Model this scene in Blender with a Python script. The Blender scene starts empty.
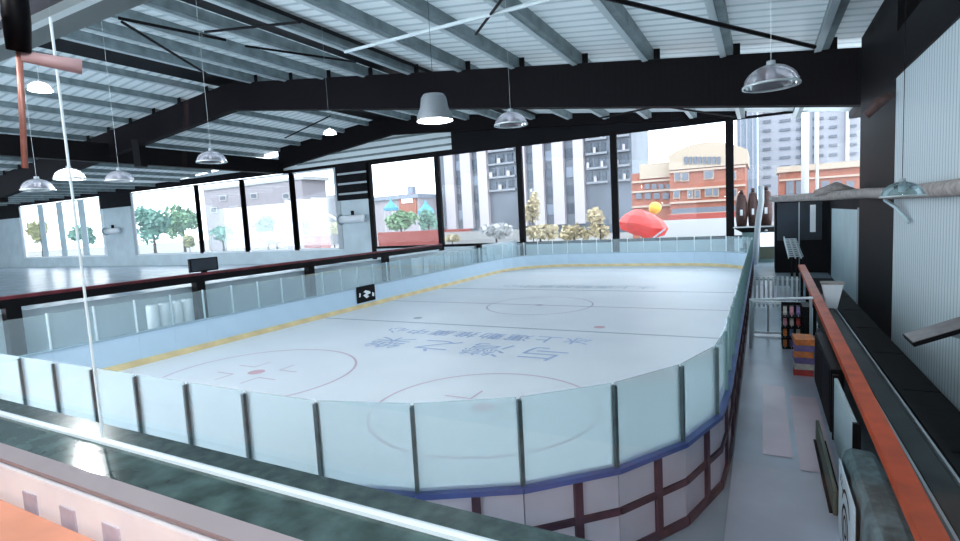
import bpy, math, random
from mathutils import Vector, Matrix
random.seed(7)
C = bpy.context.scene.collection
PI = math.pi

# ------------------------------------------------------------------ camera frame (surveyed from the photograph)
EYE = Vector((0, 0, 4.0)); FPX = 531.25; CX, CY = 480.0, 270.5
def _cd(x, y): return Vector((x-CX, -(y-CY), -FPX)).normalized()
Yw = _cd(762, 205); Xw = -_cd(-520, 274); Xw = (Xw - Yw*Xw.dot(Yw)).normalized(); Zw = Xw.cross(Yw)
R3 = Matrix((Xw, Yw, Zw))
def ray(x, y): return R3 @ Vector((x-CX, -(y-CY), -FPX))
def atZ(x, y, z): v = ray(x, y); return EYE + v*((z-EYE.z)/v.z)
def atY(x, y, Y): v = ray(x, y); return EYE + v*(Y/v.y)
def atX(x, y, X): v = ray(x, y); return EYE + v*(X/v.x)
def atD(x, y, D): v = ray(x, y); return EYE + v.normalized()*D

# ------------------------------------------------------------------ materials
def mat(name, col, rough=0.6, metal=0.0, var=0.0, vscale=3.0, bump=0.0, emit=None, estr=0.0, spec=0.5):
    m = bpy.data.materials.new(name); m.use_nodes = True
    nt = m.node_tree; b = nt.nodes['Principled BSDF']
    c = (*col, 1)
    b.inputs['Base Color'].default_value = c; b.inputs['Roughness'].default_value = rough
    b.inputs['Metallic'].default_value = metal; b.inputs['Specular IOR Level'].default_value = spec
    if emit: b.inputs['Emission Color'].default_value = (*emit, 1); b.inputs['Emission Strength'].default_value = estr
    if var or bump:
        tc = nt.nodes.new('ShaderNodeTexCoord'); n = nt.nodes.new('ShaderNodeTexNoise')
        n.inputs['Scale'].default_value = vscale; n.inputs['Detail'].default_value = 5
        nt.links.new(tc.outputs['Object'], n.inputs['Vector'])
        if var:
            r = nt.nodes.new('ShaderNodeValToRGB')
            r.color_ramp.elements[0].position = 0.3; r.color_ramp.elements[1].position = 0.7
            r.color_ramp.elements[0].color = (*[max(0, v*(1-var)) for v in col], 1)
            r.color_ramp.elements[1].color = (*[min(1, v*(1+var)) for v in col], 1)
            nt.links.new(n.outputs['Fac'], r.inputs[0]); nt.links.new(r.outputs[0], b.inputs['Base Color'])
        if bump:
            bp = nt.nodes.new('ShaderNodeBump'); bp.inputs['Strength'].default_value = bump
            nt.links.new(n.outputs['Fac'], bp.inputs['Height']); nt.links.new(bp.outputs[0], b.inputs['Normal'])
    return m

def ribbed(name, c0, c1, axis, freq, rough=0.5, bump=0.3, sharp=False):
    """sheet metal: colour bands and bump running across AXIS (object coordinates)"""
    m = mat(name, c0, rough); nt = m.node_tree; b = nt.nodes['Principled BSDF']
    tc = nt.nodes.new('ShaderNodeTexCoord'); w = nt.nodes.new('ShaderNodeTexWave')
    w.wave_type = 'BANDS'; w.bands_direction = axis; w.inputs['Scale'].default_value = freq
    w.inputs['Distortion'].default_value = 0.0
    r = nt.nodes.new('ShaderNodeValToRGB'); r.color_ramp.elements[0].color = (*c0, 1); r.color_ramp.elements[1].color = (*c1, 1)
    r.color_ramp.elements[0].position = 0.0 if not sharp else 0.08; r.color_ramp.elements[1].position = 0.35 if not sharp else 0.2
    n = nt.nodes.new('ShaderNodeTexNoise'); n.inputs['Scale'].default_value = 0.35
    mx = nt.nodes.new('ShaderNodeMix'); mx.data_type = 'RGBA'; mx.blend_type = 'MULTIPLY'; mx.inputs[0].default_value = 0.35
    nt.links.new(tc.outputs['Object'], w.inputs['Vector']); nt.links.new(tc.outputs['Object'], n.inputs['Vector'])
    nt.links.new(w.outputs['Fac'], r.inputs[0]); nt.links.new(r.outputs[0], mx.inputs[6]); nt.links.new(n.outputs['Color'], mx.inputs[7])
    nt.links.new(r.outputs[0], b.inputs['Base Color'])
    bp = nt.nodes.new('ShaderNodeBump'); bp.inputs['Strength'].default_value = bump
    nt.links.new(w.outputs['Fac'], bp.inputs['Height']); nt.links.new(bp.outputs[0], b.inputs['Normal'])
    return m

def glass(name, tint, body=0.0, bodycol=(.8, .9, .92), ior=1.45, rough=0.0, refl=1.0):
    """a thin pane: clear, with fresnel reflection and, where BODY > 0, a milky share"""
    m = bpy.data.materials.new(name); m.use_nodes = True; nt = m.node_tree; nt.nodes.clear()
    out = nt.nodes.new('ShaderNodeOutputMaterial'); t = nt.nodes.new('ShaderNodeBsdfTransparent'); t.inputs[0].default_value = (*tint, 1)
    g = nt.nodes.new('ShaderNodeBsdfGlossy'); g.inputs['Roughness'].default_value = rough; g.inputs[0].default_value = (1, 1, 1, 1)
    f = nt.nodes.new('ShaderNodeFresnel'); f.inputs[0].default_value = ior
    mu = nt.nodes.new('ShaderNodeMath'); mu.operation = 'MULTIPLY'; mu.inputs[1].default_value = refl
    nt.links.new(f.outputs[0], mu.inputs[0])
    mix = nt.nodes.new('ShaderNodeMixShader'); nt.links.new(mu.outputs[0], mix.inputs[0])
    base = t.outputs[0]
    if body:
        d = nt.nodes.new('ShaderNodeBsdfDiffuse'); d.inputs[0].default_value = (*bodycol, 1)
        tl = nt.nodes.new('ShaderNodeBsdfTranslucent'); tl.inputs[0].default_value = (*bodycol, 1)
        a = nt.nodes.new('ShaderNodeMixShader'); a.inputs[0].default_value = 0.5
        nt.links.new(d.outputs[0], a.inputs[1]); nt.links.new(tl.outputs[0], a.inputs[2])
        mb = nt.nodes.new('ShaderNodeMixShader'); mb.inputs[0].default_value = body
        nt.links.new(t.outputs[0], mb.inputs[1]); nt.links.new(a.outputs[0], mb.inputs[2]); base = mb.outputs[0]
    nt.links.new(base, mix.inputs[1]); nt.links.new(g.outputs[0], mix.inputs[2]); nt.links.new(mix.outputs[0], out.inputs[0])
    return m

M = {}
M['black'] = mat('black_steel', (.004, .004, .006), .5, spec=.15)
M['rafter'] = ribbed('rafter_black', (.004, .004, .006), (.008, .006, .009), 'X', 1.2, .6, .2)
M['rafter'].node_tree.nodes['Principled BSDF'].inputs['Specular IOR Level'].default_value = .12
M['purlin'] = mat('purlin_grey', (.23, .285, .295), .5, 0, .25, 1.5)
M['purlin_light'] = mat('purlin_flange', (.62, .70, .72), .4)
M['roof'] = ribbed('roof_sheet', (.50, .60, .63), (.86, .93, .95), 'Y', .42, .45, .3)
def add_translucency(m, share):   # translucent share added to the metal sheets to brighten the roof
    nt = m.node_tree; out = nt.nodes['Material Output']; b = nt.nodes['Principled BSDF']
    t = nt.nodes.new('ShaderNodeBsdfTranslucent'); t.inputs[0].default_value = (.85, .97, 1, 1); mx = nt.nodes.new('ShaderNodeMixShader'); mx.inputs[0].default_value = share
    nt.links.new(b.outputs[0], mx.inputs[1]); nt.links.new(t.outputs[0], mx.inputs[2]); nt.links.new(mx.outputs[0], out.inputs[0])
add_translucency(M['roof'], .03)
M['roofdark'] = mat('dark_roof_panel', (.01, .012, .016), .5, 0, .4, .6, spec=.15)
M['ice'] = mat('ice', (.90, .935, .98), .42, 0, .03, .5, 0, spec=.22)
M['floor'] = mat('concrete', (.36, .42, .47), .25, 0, .18, .6)
M['aisle'] = mat('aisle_floor', (.50, .53, .61), .3, 0, .12, .8)
M['aisle_pink'] = mat('aisle_mat', (.72, .57, .63), .3, 0, .1, 1.)
M['dasher'] = mat('dasher_blue', (.66, .82, .95), .3, 0, .04, .8)
M['kick'] = mat('kick_yellow', (.92, .74, .42), .4, 0, .12, 2)
M['cap_navy'] = mat('cap_navy', (.10, .14, .36), .3, 0, .3, 1.5)
M['cap_pale'] = mat('cap_pale', (.45, .58, .66), .4)
M['maroon'] = mat('maroon_steel', (.07, .03, .05), .4, 0, .4, 3)
M['pinkpanel'] = mat('milky_outer_panel', (.50, .47, .53), .35, 0, .12, 1.2)
M['post_dark'] = mat('post_dark', (.10, .14, .145), .35, .3, .3, 4)
M['post_white'] = mat('post_white', (.80, .86, .88), .4)
M['post_pale'] = mat('post_pale', (.52, .63, .66), .4)
M['rinkglass'] = glass('rink_glass', (.90, .97, .98), .30, (.86, .95, .97), refl=.5)
M['rinkglass_far'] = glass('rink_glass_far', (.92, .97, .98), .16, (.84, .92, .94), refl=.4)
M['winglass'] = glass('window_glass', (.95, .97, .98), .012, (.9, .94, 1), refl=.25)
M['frontglass'] = glass('front_glass', (.965, .985, .985), 0.004, (.9, .97, 1), refl=.7)
M['acrylic'] = glass('clear_shade', (.78, .76, .80), .30, (.75, .72, .78), refl=1.0)
M['acrylic_teal'] = glass('teal_shade', (.72, .86, .88), .22, (.55, .72, .74), refl=1.0)
M['white'] = mat('white_paint', (.85, .89, .92), .4)
M['whiteglow'] = mat('lit_lamp', (1, 1, 1), .4, emit=(1, .99, .97), estr=14)
M['grey'] = mat('grey_paint', (.42, .47, .50), .45)
M['lampgrey'] = mat('lamp_shade_grey', (.30, .33, .36), .35, .2)
M['wallgrey'] = mat('wall_grey', (.60, .69, .73), .6, 0, .08, .6)
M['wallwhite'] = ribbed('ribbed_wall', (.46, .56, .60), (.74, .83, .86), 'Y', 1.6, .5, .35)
M['walldark'] = mat('dark_wall', (.007, .008, .012), .6, 0, .5, .8, spec=.15)
M['navy'] = mat('navy_panel', (.022, .034, .05), .45, 0, .4, .8)
M['orange'] = mat('orange_rail', (.62, .105, .035), .45, 0, .22, 2.5)
M['red'] = mat('red', (.80, .06, .045), .5, 0, .12, 1)
M['darkred'] = mat('dark_red', (.16, .018, .03), .5, 0, .5, 2)
M['rubber'] = mat('dark_rubber', (.008, .010, .012), .7, 0, .5, 4, spec=.2)
M['bench'] = mat('bench_grey', (.03, .045, .045), .5, 0, .4, 2)
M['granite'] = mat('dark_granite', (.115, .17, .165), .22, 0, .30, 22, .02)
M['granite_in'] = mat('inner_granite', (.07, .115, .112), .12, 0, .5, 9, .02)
M['mauve'] = mat('mauve_edge', (.36, .33, .36), .5, 0, .05, 4)
M['facewhite'] = mat('sill_white', (.90, .92, .99), .5, 0, .05, 6)
M['facegrey'] = mat('sill_square_grey', (.56, .54, .64), .5, 0, .2, 8)
M['peach'] = mat('peach_seat', (.74, .36, .25), .5, 0, .08, 6)
M['copper'] = mat('copper_rod', (.52, .27, .23), .4, .3, .2, 20)
M['pinkbar'] = mat('pink_bar', (.62, .44, .46), .45, 0, .12, 9)
M['soffit'] = mat('soffit', (.38, .42, .41), .6, 0, .06, 2)
M['trimglow'] = mat('trim_white_glow', (.70, .79, .84), .4, emit=(.75, .92, 1), estr=.2)  # faint emission added so the white trims look lit
M['cloth'] = mat('grey_cloth', (.13, .18, .19), .8, 0, .35, 7, .15)
M['white_foam'] = mat('white_foam', (.93, .96, .97), .7, 0, .08, 4)
M['brown'] = mat('brown_leather', (.10, .055, .05), .5, 0, .35, 5)
M['silver'] = mat('silver', (.62, .68, .70), .3, .5)
M['screen'] = mat('screen_white', (.9, .92, .98), .4, emit=(.9, .94, 1), estr=.8)
M['olive'] = mat('olive', (.13, .15, .11), .5)
M['teal'] = mat('teal_panel', (.20, .31, .31), .4, 0, .15, 2)
M['palepanel'] = mat('pale_panel', (.60, .74, .77), .4, 0, .06, 1.)
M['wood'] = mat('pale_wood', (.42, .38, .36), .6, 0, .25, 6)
M['floodglass'] = mat('flood_face', (.22, .19, .185), .3, 0, .2, 5)
M['yellow'] = mat('yellow', (.95, .50, .05), .5)
M['skin'] = mat('skin', (.35, .22, .18), .6)
for k, c in dict(b_orange=(.72, .25, .08), b_purple=(.22, .16, .35), b_red=(.55, .07, .06), b_cream=(.60, .55, .50), b_blue=(.13, .24, .40), b_pink=(.62, .30, .36)).items():
    M[k] = mat(k, c, .55, 0, .2, 8)
M['m_grey'] = mat('ice_line_grey', (.45, .52, .58), .4); M['m_red'] = mat('ice_line_red', (.72, .58, .66), .4); M['m_redspot'] = mat('ice_spot_red', (.78, .52, .58), .4)
M['m_blue'] = mat('ice_letter_blue', (.52, .62, .84), .4); M['m_teal'] = mat('ice_letter_teal', (.58, .68, .76), .4)
M['m_lilac'] = mat('ice_line_lilac', (.56, .52, .60), .4)
# outdoors
M['tower_fin'] = mat('tower_fin', (0.390, 0.360, 0.380), .6); M['tower_body'] = mat('tower_body', (0.110, 0.125, 0.150), .4, 0, .3, .08)
M['tower_glass'] = mat('tower_glass', (0.050, 0.065, 0.085), .2, 0, .4, .2); M['tower_slab'] = mat('tower_slab', (0.210, 0.225, 0.250), .5)
M['brick'] = mat('brick_orange', (0.300, 0.110, 0.070), .7, 0, .15, 1.0); M['brick_trim'] = mat('brick_trim', (0.400, 0.310, 0.250), .6); M['cream'] = mat('cream', (0.400, 0.330, 0.260), .7)
M['whitetower'] = mat('white_tower', (0.310, 0.315, 0.350), .6); M['palewin'] = mat('pale_window', (0.130, 0.145, 0.175), .4); M['blueglass'] = mat('blue_glass', (0.180, 0.215, 0.265), .3)
M['hoarding'] = mat('white_hoarding', (0.425, 0.430, 0.430), .6); M['pinkwall'] = mat('pale_pink_wall', (0.310, 0.290, 0.310), .7); M['greyblock'] = mat('grey_block', (0.200, 0.230, 0.275), .6)
M['tent'] = mat('blue_tent', (0.050, 0.230, 0.340), .6); M['redwall'] = mat('red_fence', (0.310, 0.060, 0.045), .6)
M['leaf'] = mat('leaf', (0.153, 0.267, 0.144), .7, 0, .5, 1.2); M['leaf2'] = mat('leaf_olive', (0.353, 0.353, 0.182), .7, 0, .4, 1.2); M['leaf3'] = mat('leaf_teal', (0.182, 0.334, 0.267), .7, 0, .4, 1.2)
M['leafy'] = mat('leaf_yellow', (0.486, 0.410, 0.258), .7, 0, .4, 1.2); M['bark'] = mat('bark', (0.060, 0.045, 0.035), .8)
M['ground'] = mat('outdoor_ground', (0.225, 0.220, 0.210), .8, 0, .1, .05)
M['roadwhite'] = mat('white_concrete', (0.375, 0.370, 0.365), .7)

# ------------------------------------------------------------------ mesh helpers
class MB:
    def __init__(s): s.v = []; s.f = []
    def add(s, vs, fs):
        o = len(s.v); s.v += [tuple(v) for v in vs]; s.f += [tuple(i+o for i in f) for f in fs]; return s
    def hexa(s, p):   # 8 points: bottom 0-3 ccw, top 4-7
        return s.add(p, [(3, 2, 1, 0), (4, 5, 6, 7), (0, 1, 5, 4), (1, 2, 6, 5), (2, 3, 7, 6), (3, 0, 4, 7)])
    def box(s, a, b):
        x0, y0, z0 = a; x1, y1, z1 = b
        if x0 > x1: x0, x1 = x1, x0
        if y0 > y1: y0, y1 = y1, y0
        if z0 > z1: z0, z1 = z1, z0
        return s.hexa([(x0, y0, z0), (x1, y0, z0), (x1, y1, z0), (x0, y1, z0), (x0, y0, z1), (x1, y0, z1), (x1, y1, z1), (x0, y1, z1)])
    def rbox(s, a, b, r):   # box with its upper and vertical edges chamfered
        x0, y0, z0 = a; x1, y1, z1 = b
        def ring(d, z): return [(x0+d, y0+r, z), (x0+r, y0+d, z), (x1-r, y0+d, z), (x1-d, y0+r, z), (x1-d, y1-r, z), (x1-r, y1-d, z), (x0+r, y1-d, z), (x0+d, y1-r, z)]
        rings = [ring(0, z0), ring(0, z1-r), ring(r*.6, z1)]
        vs = [p for R in rings for p in R]; fs = [tuple(range(7, -1, -1)), tuple(range(16, 24))]
        for k in range(2):
            for i in range(8): j = (i+1) % 8; fs.append((k*8+i, k*8+j, k*8+8+j, k*8+8+i))
        return s.add(vs, fs)
    def tube(s, pts, r, n=8, caps=True):
        pts = [Vector(p) for p in pts]; rs = r if isinstance(r, (list, tuple)) else [r]*len(pts)
        base = len(s.v); fs = []; vs = []
        up = None
        for i, p in enumerate(pts):
            d = (pts[min(i+1, len(pts)-1)]-pts[max(i-1, 0)]).normalized()
            if up is None: up = Vector((0, 0, 1)) if abs(d.z) < .9 else Vector((1, 0, 0))
            a = d.cross(up).normalized(); b = a.cross(d).normalized(); up = b
            for k in range(n):
                t = 2*PI*k/n; vs.append(p + (a*math.cos(t)+b*math.sin(t))*rs[i])
        for i in range(len(pts)-1):
            for k in range(n): j = (k+1) % n; fs.append((i*n+k, i*n+j, (i+1)*n+j, (i+1)*n+k))
        if caps: fs.append(tuple(range(n-1, -1, -1))); fs.append(tuple(range((len(pts)-1)*n, len(pts)*n)))
        return s.add(vs, fs)
    def lathe(s, prof, c=(0, 0, 0), n=24):
        vs = []; fs = []
        for r, z in prof:
            for k in range(n): t = 2*PI*k/n; vs.append((c[0]+r*math.cos(t), c[1]+r*math.sin(t), c[2]+z))
        for i in range(len(prof)-1):
            for k in range(n): j = (k+1) % n; fs.append((i*n+k, i*n+j, (i+1)*n+j, (i+1)*n+k))
        return s.add(vs, fs)
    def prism(s, poly, f0, f1):   # poly of 2d points; f(u,v)->3d for both ends
        n = len(poly); vs = [f0(*p) for p in poly]+[f1(*p) for p in poly]
        fs = [tuple(range(n-1, -1, -1)), tuple(range(n, 2*n))]+[(i, (i+1) % n, n+(i+1) % n, n+i) for i in range(n)]
        return s.add(vs, fs)
    def blob(s, c, rad, seed=0, n=10, m=7, jit=.12):
        rnd = random.Random(seed); vs = []; fs = []
        for i in range(m+1):
            th = PI*i/m
            for k in range(n):
                ph = 2*PI*k/n; q = 1+rnd.uniform(-jit, jit)
                vs.append((c[0]+rad[0]*q*math.sin(th)*math.cos(ph), c[1]+rad[1]*q*math.sin(th)*math.sin(ph), c[2]+rad[2]*q*math.cos(th)))
        for i in range(m):
            for k in range(n): j = (k+1) % n; fs.append((i*n+k, (i+1)*n+k, (i+1)*n+j, i*n+j))
        return s.add(vs, fs)
    def build(s, name, m, parent=None, smooth=False):
        me = bpy.data.meshes.new(name); me.from_pydata(s.v, [], s.f); me.update()
        me.materials.append(M[m] if isinstance(m, str) else m)
        if smooth:
            for p in me.polygons: p.use_smooth = True
        o = bpy.data.objects.new(name, me); C.objects.link(o)
        if parent: o.parent = parent
        return o
def B(a, b): return MB().box(a, b)
def tag(o, label, cat, group=None, kind=None):
    o['label'] = label; o['category'] = cat
    if group: o['group'] = group
    if kind: o['kind'] = kind
    return o
def struct(o, label, cat='structure'):
    o['kind'] = 'structure'; o['label'] = label; o['category'] = cat; return o
def thing(name, label, cat, loc=(0, 0, 0), rz=0, group=None):
    o = bpy.data.objects.new(name, None); C.objects.link(o); o.location = loc; o.rotation_euler = (0, 0, rz)
    o.empty_display_size = .2
    return tag(o, label, cat, group)
ORD = ['first', 'second', 'third', 'fourth', 'fifth', 'sixth', 'seventh', 'eighth', 'ninth', 'tenth', 'eleventh', 'twelfth', 'thirteenth', 'fourteenth', 'fifteenth',
       'sixteenth', 'seventeenth', 'eighteenth', 'nineteenth', 'twentieth', 'twenty-first', 'twenty-second', 'twenty-third', 'twenty-fourth', 'twenty-fifth', 'twenty-sixth', 'twenty-seventh', 'twenty-eighth', 'twenty-ninth', 'thirtieth']

# ------------------------------------------------------------------ camera, world
cam = bpy.data.cameras.new('camera'); co = bpy.data.objects.new('camera', cam); C.objects.link(co)
co.matrix_world = Matrix.Translation(EYE) @ R3.to_4x4()
cam.sensor_fit = 'HORIZONTAL'; cam.sensor_width = 36; cam.lens = FPX/960*36; cam.clip_start = .05; cam.clip_end = 1000
bpy.context.scene.camera = co
w = bpy.data.worlds.new('world'); bpy.context.scene.world = w; w.use_nodes = True
nt = w.node_tree; bg = nt.nodes['Background']
tc = nt.nodes.new('ShaderNodeTexCoord'); nz = nt.nodes.new('ShaderNodeTexNoise'); nz.inputs['Scale'].default_value = 2.2; nz.inputs['Detail'].default_value = 6
rp = nt.nodes.new('ShaderNodeValToRGB'); rp.color_ramp.elements[0].position = .4; rp.color_ramp.elements[1].position = .62
rp.color_ramp.elements[0].color = (.74, .84, .98, 1); rp.color_ramp.elements[1].color = (.96, .97, 1, 1)
nt.links.new(tc.outputs['Generated'], nz.inputs['Vector']); nt.links.new(nz.outputs['Fac'], rp.inputs[0]); nt.links.new(rp.outputs[0], bg.inputs[0])
bg.inputs[1].default_value = 3.75
vs_ = bpy.context.scene.view_settings
vs_.view_transform = 'Standard'; vs_.look = 'Medium High Contrast'; vs_.exposure = 0.1
bpy.context.scene.cycles.use_denoising = True
bpy.context.scene.cycles.max_bounces = 10; bpy.context.scene.cycles.transparent_max_bounces = 24

# ------------------------------------------------------------------ the setting: floors
XL, XR, YN, YF, RAD = -17.44, -.54, 4.25, 40.0, 4.5
RNL = 1.8   # tighter radius of the near left corner
YW = 46.0      # window wall
def rpath(inset=0.0, n=14):
    r = RAD-inset; pts = []
    for cx, cy, a0, r in ((XR-RAD, YN+RAD, -PI/2, r), (XR-RAD, YF-RAD, 0, r), (XL+RAD, YF-RAD, PI/2, r), (XL+RNL, YN+RNL, PI, RNL-inset)):
        for k in range(n+1):
            a = a0+PI/2*k/n; pts.append((cx+r*math.cos(a), cy+r*math.sin(a)))
    return pts
floor = B((-130, -8, -.3), (7, YW, -.05)).build('floor', 'floor'); struct(floor, 'grey concrete hall floor around the ice rink', 'floor')
pts = rpath(.02); mb = MB(); mb.prism(pts, lambda x, y: (x, y, -.045), lambda x, y: (x, y, 0))
ice = mb.build('floor_ice', 'ice'); struct(ice, 'pale ice sheet of the rink with painted markings', 'ice')
def flat(name, poly, z, m, parent): return MB().add([(x, y, z) for x, y in poly], [tuple(range(len(poly)))]).build(name, m, parent)
def strip(name, y, wd, m, x0=XL+.1, x1=XR-.1): return flat(name, [(x0, y-wd), (x1, y-wd), (x1, y+wd), (x0, y+wd)], .004, m, ice)
strip('cross_line', 17.5, .06, 'm_grey'); strip('cross_line', 22.4, .06, 'm_lilac'); strip('cross_line', 27.2, .09, 'm_grey')
strip('cross_line', 36.6, .06, 'm_red')
def ring(cx, cy, r, wd, m, a0=0, a1=2*PI, n=64):
    mb = MB(); vs = []; fs = []
    for k in range(n+1):
        a = a0+(a1-a0)*k/n
        vs += [(cx+(r-wd)*math.cos(a), cy+(r-wd)*math.sin(a), .004), (cx+(r+wd)*math.cos(a), cy+(r+wd)*math.sin(a), .004)]
        if k: fs.append((2*k-2, 2*k-1, 2*k+1, 2*k))
    return mb.add(vs, fs).build('circle_line', m, ice)
ring(-12.7, 10.0, 2.75, .035, 'm_red'); ring(-5.3, 9.75, 2.45, .03, 'm_red'); ring(-9, 22.4, 2.4, .03, 'm_lilac')
def disc(x, y, r, m): return flat('spot', [(x+r*math.cos(2*PI*k/20), y+r*math.sin(2*PI*k/20)) for k in range(20)], .006, m, ice)
disc(-12.85, 10.1, .24, 'm_redspot'); disc(-5.3, 9.75, .24, 'm_redspot'); disc(-5.1, 18.3, .2, 'm_redspot'); disc(-12.95, 18.4, .2, 'm_grey'); disc(-9, 22.4, .18, 'm_lilac')
for cx, cy in ((-12.85, 10.1), (-5.3, 9.75)):
    for sx in (-1, 1):
        for sy in (-1, 1):
            flat('restraint_line', [(cx+sx*.5, cy+sy*.35), (cx+sx*1.2, cy+sy*.35), (cx+sx*1.2, cy+sy*.40), (cx+sx*.5, cy+sy*.40)], .005, 'm_red', ice)
            flat('restraint_line', [(cx+sx*.5, cy+sy*.35), (cx+sx*.55, cy+sy*.35), (cx+sx*.55, cy+sy*.95), (cx+sx*.5, cy+sy*.95)], .005, 'm_red', ice)
def ice_text(txt, size, x, y, m, space=1.0, sx=1.0, off=-.008):
    cu = bpy.data.curves.new('lettering', 'FONT'); cu.body = txt; cu.size = size; cu.space_character = space; cu.align_x = 'CENTER'; cu.align_y = 'CENTER'
    cu.materials.append(M[m]); cu.offset = off
    o = bpy.data.objects.new('lettering', cu); C.objects.link(o); o.location = (x, y, .008); o.scale = (sx, 1, 1); o.rotation_euler = (0, 0, PI); o.parent = ice
    return o
ice_text('与灣之樂', 1.6, -8.5, 14.4, 'm_blue', 1.33)
ice_text('冰上運動推廣中心', .92, -8.75, 16.1, 'm_blue', 1.2, off=.004)
ice_text('冰上運動推廣中心', 1.1, -9.3, 28.6, 'm_teal', 1.05, off=.006)
al = flat('trim_aisle_floor', [(XR+.12, 2.5), (1.2, 2.5), (1.2, 30), (XR+.12, 30)], -.03, 'aisle', None); struct(al, 'grey-blue painted aisle floor beside the rink', 'floor')
for (a, b) in (((.0, 9.4), (.42, 13.2)), ((.5, 9.0), (.98, 12.6))):
    o = flat('floor_mat_patch', [(a[0], a[1]), (b[0], a[1]), (b[0], b[1]), (a[0], b[1])], -.022, 'aisle_pink', al)

# ------------------------------------------------------------------ rink barrier: one section per glass panel
SEGS = [('a', XR-RAD, YN+RAD, -PI/2, RAD*PI/2, RAD), ('l', (XR, YN+RAD), (0, 1), None, YF-YN-2*RAD, 0), ('a', XR-RAD, YF-RAD, 0, RAD*PI/2, RAD), ('l', (XR-RAD, YF), (-1, 0), None, XR-XL-2*RAD, 0),
        ('a', XL+RAD, YF-RAD, PI/2, RAD*PI/2, RAD), ('l', (XL, YF-RAD), (0, -1), None, YF-YN-RAD-RNL, 0), ('a', XL+RNL, YN+RNL, PI, RNL*PI/2, RNL), ('l', (XL+RNL, YN), (1, 0), None, XR-XL-RAD-RNL, 0)]
PER = sum(g[4] for g in SEGS); NS = round(PER/1.16)
def path_at(s):
    s %= PER
    for i, (k, p, q, a0, L, rr) in enumerate(SEGS):
        if s <= L:
            if k == 'a': a = a0+s/rr; return Vector((p+rr*math.cos(a), q+rr*math.sin(a), 0)), i
            return Vector((p[0]+q[0]*s, p[1]+q[1]*s, 0)), i
        s -= L
cache = {}
def part_from(key, fn, name, m, parent, smooth=False):
    if key in cache:
        o = bpy.data.objects.new(name, cache[key]); C.objects.link(o); o.parent = parent; return o
    o = fn().build(name, m, parent, smooth); cache[key] = o.data; return o
ZD, ZG = 1.04, 2.06
SIDE = ['near right corner', 'aisle side', 'far right corner', 'far end', 'far left corner', 'left side', 'near left corner', 'near end']
FROM = ['from the near end', 'from the near corner', 'from the aisle', 'from the aisle', 'from the far end', 'from the far end', 'from the left side', 'from the left corner']
cnt = {}
for i in range(NS):
    s0 = .55+i*PER/NS; s1 = s0+PER/NS
    p0, g = path_at(s0); p1, _ = path_at(s1); _, g = path_at((s0+s1)/2)
    d = p1-p0; L = d.length; ang = math.atan2(d.y, d.x); n = cnt.get(g, 0); cnt[g] = n+1
    near = g in (0, 1, 7, 6)
    t = thing('rink_barrier_section', f'{"milky" if near else "clear"} glass barrier section, {ORD[n]} along the {SIDE[g]} {FROM[g]}', 'barrier', p0, ang,
              'glass barrier sections round the ice rink')
    K = (round(L, 2), near)
    # local: x along, +y = towards the ice, -y = outside
    part_from(('d', K), lambda: B((0, -.02, .2), (L, .03, ZD-.04)), 'dasher_board', 'dasher', t)
    part_from(('k', K), lambda: B((0, -.02, 0), (L, .045, .2)), 'kick_strip', 'kick', t)
    part_from(('c', K), lambda: B((-.01, -.1, ZD-.04), (L+.01, .06, ZD+.02)), 'cap_rail', 'cap_navy' if near else 'cap_pale', t)
    part_from(('g', K), lambda: B((.02, -.012, ZD+.02), (L-.02, .0, ZG)), 'glass_pane', 'rinkglass' if near else 'rinkglass_far', t)
    w_ = .022 if g in (0, 7, 6) else .018; plain = g == 5 and p0.y > 10.5
    part_from(('p', K, w_, g, plain), lambda: B((-w_, -.05, ZD), (w_, .02, ZG-(.03 if near else -.02))), 'post', 'post_dark' if g in (0, 7, 6) else ('teal' if g == 1 else 'post_pale' if plain else 'post_white'), t)
    if near:
        part_from(('o', K), lambda: B((0, -.055, .06), (L, -.025, ZD-.05)), 'outer_panel', 'pinkpanel', t)
        part_from(('r', K), lambda: B((0, -.09, .50), (L, -.05, .58)), 'frame_rail', 'maroon', t)
        part_from(('r2', K), lambda: B((0, -.10, -.04), (L, -.05, .07)), 'frame_rail', 'maroon', t)
        part_from(('u', K), lambda: B((L*.55-.05, -.10, 0), (L*.55+.05, -.05, ZD-.04)), 'frame_upright', 'maroon', t)
# black sign on the left boards
p = atX(366, 296, XL+.05)
sg = thing('board_sign', 'small black sign with white emblem fixed on the left rink boards', 'sign', (XL+.05, p.y, .64))
B((0, -.68, -.36), (.03, .68, .44)).build('sign_plate', 'black', sg)
mb = MB()
mb.add([(.036, .30, .12), (.036, -.05, .22), (.036, -.22, .14), (.036, -.02, .06), (.036, -.25, -.02), (.036, .0, -.20), (.036, .22, -.12), (.036, .05, -.04), (.036, .33, .02)], [(0, 1, 2, 3, 4, 5, 6, 7, 8)])
mb.add([(.036, .62, -.02), (.036, .45, .06), (.036, .42, -.14), (.036, .58, -.18)], [(0, 1, 2, 3)]); mb.add([(.036, -.4, .1), (.036, -.52, .14), (.036, -.55, -.08), (.036, -.44, -.06)], [(0, 1, 2, 3)])
mb.build('emblem', 'white', sg)

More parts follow.
